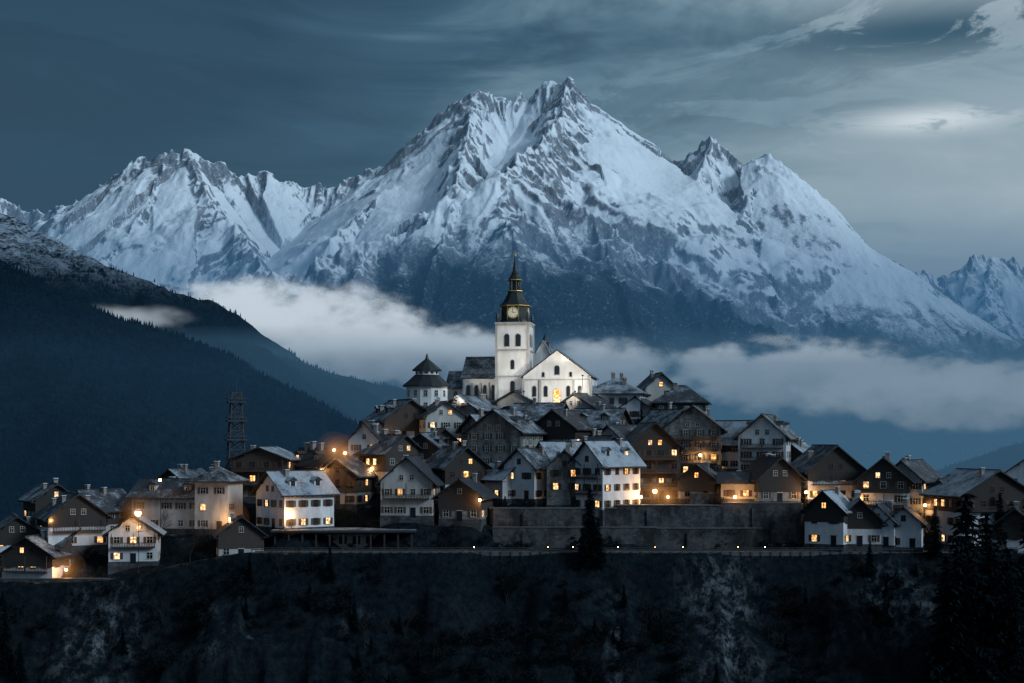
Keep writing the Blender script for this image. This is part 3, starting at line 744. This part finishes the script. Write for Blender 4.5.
# ------------------------------------------------ trees
def conifer(seed,layers=24):
    R=random.Random(seed); t=Buf(); f=Buf(); Hh=10.0
    t.tube((0,0,-1),(0,0,Hh*.97),.2,.02,7)
    for l in range(layers):
        fz=l/(layers-1); z=.7+fz*(Hh-.8); rad=(1-fz)**.85*2.1*R.uniform(.72,1.15)+.1
        nb=int(13-6*fz)
        for k in range(nb):
            a=R.uniform(0,6.283); L=rad*R.uniform(.6,1.15); dr=R.uniform(.25,.5)
            if R.random()<.06: continue
            d=Vector((math.cos(a),math.sin(a),0)); s=Vector((-d.y,d.x,0))
            if l%2==0: t.tube((0,0,z),d*L*.8+Vector((0,0,z-dr*L*.6)),.03,.01,3)
            n=max(2,int(L/.22))
            for j in range(n):
                u=(j+.6)/n; c=d*L*u+Vector((0,0,z-dr*L*u**1.3+.05)); ww=.30*(1.15-u*.6)+.05; 
                for sg in (-1,1):
                    tip=c+s*sg*ww*R.uniform(.8,1.7)+d*R.uniform(.05,.35)+Vector((0,0,-R.uniform(.03,.28)))
                    f.poly([c-d*.15,c+d*.15+Vector((0,0,.03)),tip])
                f.poly([c-s*.13,c+s*.13,c+Vector((R.uniform(-.1,.1),R.uniform(-.1,.1),-R.uniform(.2,.5)))])
    return t,f
def mk(buf,name,mat):
    me=bpy.data.meshes.new(name); me.from_pydata(buf.v,[],buf.f); me.materials.append(mat); return me
CON=[]
for s in range(4):
    t,f=conifer(s+5,30+3*s); CON.append((mk(t,'spruce_trunk',M['bark']),mk(f,'spruce_needles',M['needle'])))
def bare(seed):
    R=random.Random(seed); t=Buf()
    def rec(p,d,L,r,dep):
        q_=p+d*L; t.tube(p,q_,r,r*.68,5 if dep<2 else 3)
        if dep>=6: return
        for k in range(2 if dep else 3):
            nd=(d+Vector((R.uniform(-.75,.75),R.uniform(-.75,.75),R.uniform(-.15,.45)))).normalized()
            rec(q_,nd,L*R.uniform(.68,.86),r*.64,dep+1)
        if dep>2:
            nd=(d+Vector((R.uniform(-1,1),R.uniform(-1,1),.2))).normalized(); rec(p+d*L*.5,nd,L*.6,r*.4,dep+2)
    rec(Vector((0,0,-.5)),Vector((0,0,1)),2.4,.2,0); return t
BARE=[mk(bare(s),'bare_branches',M['bark']) for s in (3,9,14)]
def shrub(seed):
    R=random.Random(seed); f=Buf(); t=Buf()
    for k in range(9):
        c=Vector((R.uniform(-1.2,1.2),R.uniform(-1.2,1.2),R.uniform(.3,1.5))); t.tube((0,0,-.3),c,.05,.02,3); rr=R.uniform(.4,.8)
        for j in range(60):
            v=Vector((R.gauss(0,1),R.gauss(0,1),R.gauss(0,.8))).normalized()*rr*R.uniform(.4,1.1)+c
            s=.16; f.poly([v+Vector((R.uniform(-s,s),R.uniform(-s,s),R.uniform(-s,s))) for _ in range(3)])
    return t,f
SHR=[tuple(mk(b,n,M[mm]) for b,n,mm in zip(shrub(s),('shrub_stems','shrub_leaves'),('bark','shrub'))) for s in range(3)]
def link(me,parent,name,loc=(0,0,0),rz=0,sc=1):
    o=bpy.data.objects.new(name,me); o.location=loc; o.rotation_euler=(0,0,rz); o.scale=(sc,sc,sc*1.0); o.parent=parent; scene.collection.objects.link(o)
def pine(x,y,h,z=None,slim=1.0):
    E=empty('spruce_tree',(x,y,(g1(x,y) if z is None else z)),random.uniform(0,360)); E.scale=(h/10*slim,h/10*slim,h/10)
    c=random.choice(CON); link(c[0],E,'trunk'); link(c[1],E,'crown')
for px,Y0,h in ((966,260,44),(986,264,33),(946,266,22),(1008,258,34),(1032,262,36),(590,283.2,13),(598,282,10),(583,282,8),(870,282,7),(935,283,10),(20,270,9),(5,272,13),(330,280,7),(1000,286,12)):
    pine(wx(px,Y0),Y0,h)
for px,Y0,h in ((130,318,9),(148,320,8),(118,322,7),(300,335,8),(360,345,6),(545,325,8),(640,345,6),(735,338,8),(850,325,8),(200,325,8),(60,310,9),(930,318,9),(30,308,8),(580,311,6),(715,312,6),(505,304,6)):
    pine(wx(px,Y0),Y0,h)
for px,Y0,s in ((285,330,1.1),(262,334,.9),(145,312,1.0),(160,300,.8),(80,304,1.0),(560,296,.7),(700,295.5,.6),(790,303,.7),(860,300,.8),(930,296,.9),(640,345,.7),(455,300,.6),(212,291,.9),(190,288,.8),(610,296,.6),(735,296,.6),(520,297,.7),(670,297,.6),(770,297,.7)):
    x=wx(px,Y0); E=empty('bare_tree',(x,Y0,g1(x,Y0)),random.uniform(0,360),s); link(random.choice(BARE),E,'trunk_and_branches')
E=empty('hillside_thicket',(0,0,0))
for k in range(1500):
    x=random.uniform(-112,112); y=random.uniform(246,282.5)
    dn=float(vn(np.array([x/14]),np.array([y/10]),3)[0])
    if dn<-.1+random.uniform(-.35,.35): continue
    if (abs(x+80)<9 or abs(x-41)<8) and random.random()<.8: continue
    z=g1(x,y); r_=random.random()
    if r_<.07:
        c=random.choice(CON); s=random.uniform(.25,.6); r=random.uniform(0,6)
        link(c[0],E,'spruce_trunk',(x,y,z-.3),r,s); link(c[1],E,'spruce_crown',(x,y,z-.3),r,s)
    elif r_<.25:
        link(random.choice(BARE),E,'bare_tree',(x,y,z-.3),random.uniform(0,6),random.uniform(.35,.75))
    else:
        c=random.choice(SHR); s=random.uniform(.6,1.6); link(c[1],E,'shrub',(x,y,z),random.uniform(0,6),s)
E=empty('village_shrubs',(0,0,0))
for k in range(420):
    x=random.uniform(-115,115); y=random.uniform(288.5,350)
    if any(math.hypot(x-a[0],y-a[1])<a[3]*1.05 for a in pads): continue
    c=random.choice(SHR); link(c[1],E,'shrub',(x,y,g1(x,y)-.1),random.uniform(0,6),random.uniform(.5,1.2))

# ------------------------------------------------ lamps
HALO=[]
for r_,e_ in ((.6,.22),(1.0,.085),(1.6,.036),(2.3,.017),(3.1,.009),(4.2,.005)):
    m,nt,out=newmat('added_halo_glow'); q=N(nt); e=q.n('ShaderNodeEmission'); e.inputs[0].default_value=(1,.42,.12,1); e.inputs[1].default_value=e_*.8; q.l(e.outputs[0],out.inputs['Volume']); HALO.append((r_,m))  # added glow shells imitating bloom round the lamps; they only emit
def lamp(px,py,Y0,power=160,r=.26,col=(1,.5,.18)):
    big=power>=450
    power*=2.0; r*=1.15
    x=wx(px,Y0); z=wz(py,Y0); gz=g1(x,Y0); hh=max(z-gz,2.5); z=gz+hh
    E=empty('street_lamp',(x,Y0,gz)); b=Buf(); b.tube((0,.5,-.3),(0,.5,hh-.1),.08,.05,7); b.tube((0,.5,hh-.1),(0,.05,hh+.42),.04,.03,5); b.lathe([(.12,-.3),(.16,0),(.1,.4)],8,0,.5)
    b.lathe([(.3,hh+.24),(.33,hh+.28),(.1,hh+.45)],8); b.obj('post',M['metal'],E)
    b=Buf(); b.lathe([(r*.4,hh-r),(r*.95,hh-r*.5),(r,hh),(r*.9,hh+r*.55),(r*.4,hh+.22)],10); b.obj('lantern',M['lamp'],E,True)
    L=bpy.data.lights.new('lamp_light','POINT'); L.energy=power; L.color=col; L.shadow_soft_size=.3
    o=bpy.data.objects.new('light',L); o.location=(0,-.75,hh-.1); o.parent=E; scene.collection.objects.link(o)
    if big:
        for rr,mm in HALO:
            b=Buf(); b.lathe([(rr*math.cos(math.radians(t)),hh+rr*math.sin(math.radians(t))) for t in range(-85,86,17)],16); b.obj('added_lamp_halo',mm,E)  # nested shells make the added halo fade outwards
for a in ((138,513,288,500,.5),(291,515,292,450,.5),(345,453,308,800),(334,450,310,500),(655,491,306,900,.4),(641,497,306,400),(668,497,306,500),(480,500,294,220),
          (230,519,297,450),(66,570,289,450),(372,468,319,350),(447,440,330,250),(782,461,316,300),(735,497,299,450),(806,492,299,300),(860,498,298,220),(52,520,293,300),(700,455,318,400),
          (388,440,334,300),(925,505,298,200),(322,470,312,350),(160,480,300,200),(610,440,330,200),(540,430,338,150),(430,440,331,250)):
    lamp(*a)
E=empty('path_lights',(0,0,0)); b=Buf(); c=Buf()
for px in (548,573,618,655,683,738,765,820,474,905):
    x=wx(px,288.4); gz=g1(x,288.4); c.box(x-.06,x+.06,288.3,288.42,gz-.2,gz+.8); b.box(x-.07,x+.07,288.29,288.43,gz+.8,gz+.92)
c.obj('bollards',M['metal'],E); b.obj('bollard_lamps',M['lamp'],E)
def flood(loc,tgt,power,ang=70,col=(1,.91,.79)):
    E=empty('floodlight',loc); b=Buf(); b.box(-.25,.25,-.15,.15,0,.35); b.tube((0,0,-3),(0,0,0),.05,.05); b.obj('housing',M['metal'],E)
    L=bpy.data.lights.new('flood','SPOT'); L.energy=power; L.color=col; L.spot_size=math.radians(ang); L.spot_blend=.8; L.shadow_soft_size=.4
    o=bpy.data.objects.new('beam',L); o.location=(0,0,.5); o.parent=E; d=Vector(tgt)-Vector(loc); o.rotation_euler=d.to_track_quat('-Z','Y').to_euler(); scene.collection.objects.link(o)
cx,cy,cz=CH
flood((cx+14,cy-20,cz+2),(cx+10,cy-5,cz+5),10500,95)
flood((cx+2,cy-20,cz+2),(cx,cy-4,cz+15),6500,60)
flood((cx+16,cy-14,cz+6),(cx+2,cy,cz+22),5500,50)
flood((cx-14,cy-15,cz+0),(cx-8,cy,cz+5),6500,90)

# ------------------------------------------------ haze and cloud banks
def haze(name,x0,x1,y0,y1,z0,z1,sig,col):
    m,nt,out=newmat(name+'_medium'); q=N(nt)
    a=q.n('ShaderNodeVolumeAbsorption'); a.inputs['Color'].default_value=(0,0,0,1); a.inputs['Density'].default_value=sig
    e=q.n('ShaderNodeEmission'); e.inputs[0].default_value=(*col,1); e.inputs[1].default_value=sig  # haze glows in a fixed colour standing in for scattered dusk skylight
    s=q.n('ShaderNodeAddShader'); q.l(a.outputs[0],s.inputs[0]); q.l(e.outputs[0],s.inputs[1]); q.l(s.outputs[0],out.inputs['Volume'])
    b=Buf(); b.box(x0,x1,y0,y1,z0,z1); o=b.obj(name,m); return o
haze('valley_haze',-5000,5000,3900,7900,-240,680,3.8e-4,(.032,.125,.265))
haze('high_haze',-5100,5100,3850,7950,-245,2100,5.5e-5,(.085,.17,.26))
haze('valley_mist',-4900,4900,2350,3880,-235,190,9.0e-4,(.062,.148,.235))
haze('hillside_haze',-2400,2400,650,2290,-230,110,2.2e-4,(.025,.08,.15))
def cloud(px,py,Y0,rx,rz,k,ry=200,seed=0,col=(.60,.69,.77),lo=.52):
    s=Y0/F
    m,nt,out=newmat('cloud_vapour'); q=N(nt); p=poss(q); o=objco(q)
    ln=q.n('ShaderNodeVectorMath',operation='LENGTH'); q.l(o,ln.inputs[0])
    fall=q.math('SUBTRACT',1.0,ln.outputs['Value'])
    off=q.n('ShaderNodeVectorMath',operation='ADD'); q.l(q.scale(p,(.0085,.0085,.015)),off.inputs[0]); off.inputs[1].default_value=(seed*3.1,seed*1.7,0)
    n=q.noise(off.outputs[0],1.0,3,.62,0)
    d=q.math('ADD',q.math('MULTIPLY',fall,1.7),q.math('MULTIPLY',q.math('SUBTRACT',n,.56),3.6))
    d=q.math('MULTIPLY',q.mr(d,0,1.0),q.mr(fall,0,.25))
    d=q.math('MULTIPLY',d,k)
    sz=q.n('ShaderNodeSeparateXYZ'); q.l(o,sz.inputs[0])
    c=q.mix(q.mr(q.math('ADD',sz.outputs[2],q.math('MULTIPLY',q.math('SUBTRACT',n,.5),1.8)),-.8,.3),tuple(v*lo for v in col),col)  # cloud shading painted into the emission colour: brighter tops, darker undersides
    a=q.n('ShaderNodeVolumeAbsorption'); a.inputs['Color'].default_value=(0,0,0,1); q.l(d,a.inputs['Density'])
    e=q.n('ShaderNodeEmission'); q.l(c,e.inputs[0]); q.l(d,e.inputs[1])
    ad=q.n('ShaderNodeAddShader'); q.l(a.outputs[0],ad.inputs[0]); q.l(e.outputs[0],ad.inputs[1]); q.l(ad.outputs[0],out.inputs['Volume'])
    b=Buf()
    pr=[(math.cos(math.radians(t)),math.sin(math.radians(t))) for t in range(-88,89,11)]
    b.lathe(pr,24); ob=b.obj('cloud_bank',m); ob.location=(wx(px,Y0),Y0,wz(py,Y0)); ob.scale=(rx*s,ry,rz*s)
    m.cycles.volume_step_rate=2.2
cloud(270,332,3640,195,62,.028,seed=1)
cloud(405,357,3500,150,42,.030,seed=2)
cloud(605,374,3560,95,42,.022,seed=3)
cloud(800,376,3640,175,46,.032,seed=4,lo=.6)
cloud(960,394,3500,210,42,.034,seed=5,lo=.6)
cloud(120,322,2330,90,22,.007,ry=110,seed=6)

# ------------------------------------------------ world
W=bpy.data.worlds.new('World'); scene.world=W; W.use_nodes=True; nt=W.node_tree; nt.nodes.clear(); q=N(nt)
out=q.n('ShaderNodeOutputWorld'); bg=q.n('ShaderNodeBackground'); q.l(bg.outputs[0],out.inputs[0])
co=q.n('ShaderNodeTexCoord').outputs['Generated']; s=q.n('ShaderNodeSeparateXYZ'); q.l(co,s.inputs[0]); dx,dy,dz=s.outputs
SUN=Vector((.80,-.46,.50)).normalized()
ns=q.n('ShaderNodeTexSky'); ns.sky_type='NISHITA'; ns.sun_disc=False; ns.sun_elevation=math.asin(SUN.z); ns.sun_rotation=math.atan2(SUN.x,SUN.y)
zc=q.math('MAXIMUM',dz,0)
den=q.math('ADD',zc,.12)
cv=q.n('ShaderNodeCombineXYZ'); q.l(q.math('DIVIDE',dx,den),cv.inputs[0]); q.l(q.math('DIVIDE',dy,den),cv.inputs[1])
n1=q.noise(q.scale(cv.outputs[0],(.7,1.3,1)),1.0,3,.6,.4)
n2=q.noise(q.scale(co,(4,4,13)),1.0,5,.6,.8)
t=q.math('ADD',dx,q.math('MULTIPLY',q.math('SUBTRACT',n1,.5),.36))
t=q.math('ADD',t,q.math('MULTIPLY',q.math('SUBTRACT',n2,.5),.50))
t=q.math('ADD',t,.03)
r=q.n('ShaderNodeValToRGB'); q.l(q.mr(t,-.4,.5,0,1,False),r.inputs[0]); el=r.color_ramp.elements
el[0].position=0; el[0].color=(.008,.029,.054,1); el[1].position=1; el[1].color=(.44,.53,.58,1)
for ps,c in ((.27,(.010,.038,.070)),(.43,(.036,.093,.145)),(.56,(.135,.235,.30)),(.74,(.31,.41,.465))):
    e=el.new(ps); e.color=(*c,1)
col=r.outputs[0]
n3=q.noise(q.scale(co,(8,8,26)),1.0,6,.64,1.1)
n4=q.noise(q.scale(co,(3,3,11)),1.3,5,.62,.9)
fw=q.mr(dy,0,.3)
top=q.math('MULTIPLY',q.math('MULTIPLY',q.mr(dz,.12,.27),q.mr(n4,.43,.56)),fw)
top=q.math('MULTIPLY',top,q.mr(dx,.26,.02,.2,1))
col=q.mix(q.math('MULTIPLY',top,.7),col,(.016,.052,.085))
dkm=q.math('MULTIPLY',q.math('MULTIPLY',q.gauss(dx,.27,.13,dz,.266,.018),q.mr(n3,.40,.48)),fw)
col=q.mix(q.math('MULTIPLY',dkm,1.0),col,(.028,.080,.12))
dk2=q.math('MULTIPLY',q.math('MULTIPLY',q.gauss(dx,.10,.18,dz,.23,.03),q.mr(n3,.46,.55)),fw)
col=q.mix(q.math('MULTIPLY',dk2,.45),col,(.05,.105,.145))
br=q.math('MULTIPLY',q.math('MULTIPLY',q.gauss(dx,.276,.045,dz,.211,.008),q.mr(n3,.40,.50)),fw)
col=q.mix(q.math('MULTIPLY',br,.9),col,(.78,.85,.88))
back=q.mr(dy,.1,-.6)
col=q.mix(q.math('MULTIPLY',back,.8),col,(.15,.25,.37))
low=q.mr(dz,.14,.0)
col=q.mix(q.math('MULTIPLY',low,.35),col,(.06,.125,.19))
ad=q.n('ShaderNodeMix',data_type='RGBA',blend_type='ADD'); ad.inputs[0].default_value=1
sc=q.n('ShaderNodeVectorMath',operation='SCALE'); q.l(ns.outputs[0],sc.inputs[0]); sc.inputs['Scale'].default_value=.003
q.l(col,ad.inputs[6]); q.l(sc.outputs[0],ad.inputs[7]); q.l(ad.outputs[2],bg.inputs[0]); bg.inputs[1].default_value=1.0
S=bpy.data.lights.new('sun','SUN'); S.energy=2.1; S.angle=math.radians(16); S.color=(.70,.86,1.0)
so=bpy.data.objects.new('sun',S); so.rotation_euler=(-SUN).to_track_quat('-Z','Y').to_euler(); scene.collection.objects.link(so)

cam=bpy.data.cameras.new('camera'); cam.sensor_width=36; cam.shift_y=(HOR-341.5)/1024; cam.clip_end=30000; cam.clip_start=.5
cam.lens=F*36/1024
co_=bpy.data.objects.new('camera',cam); co_.location=(0,0,0); co_.rotation_euler=(math.radians(90),0,0); scene.collection.objects.link(co_); scene.camera=co_
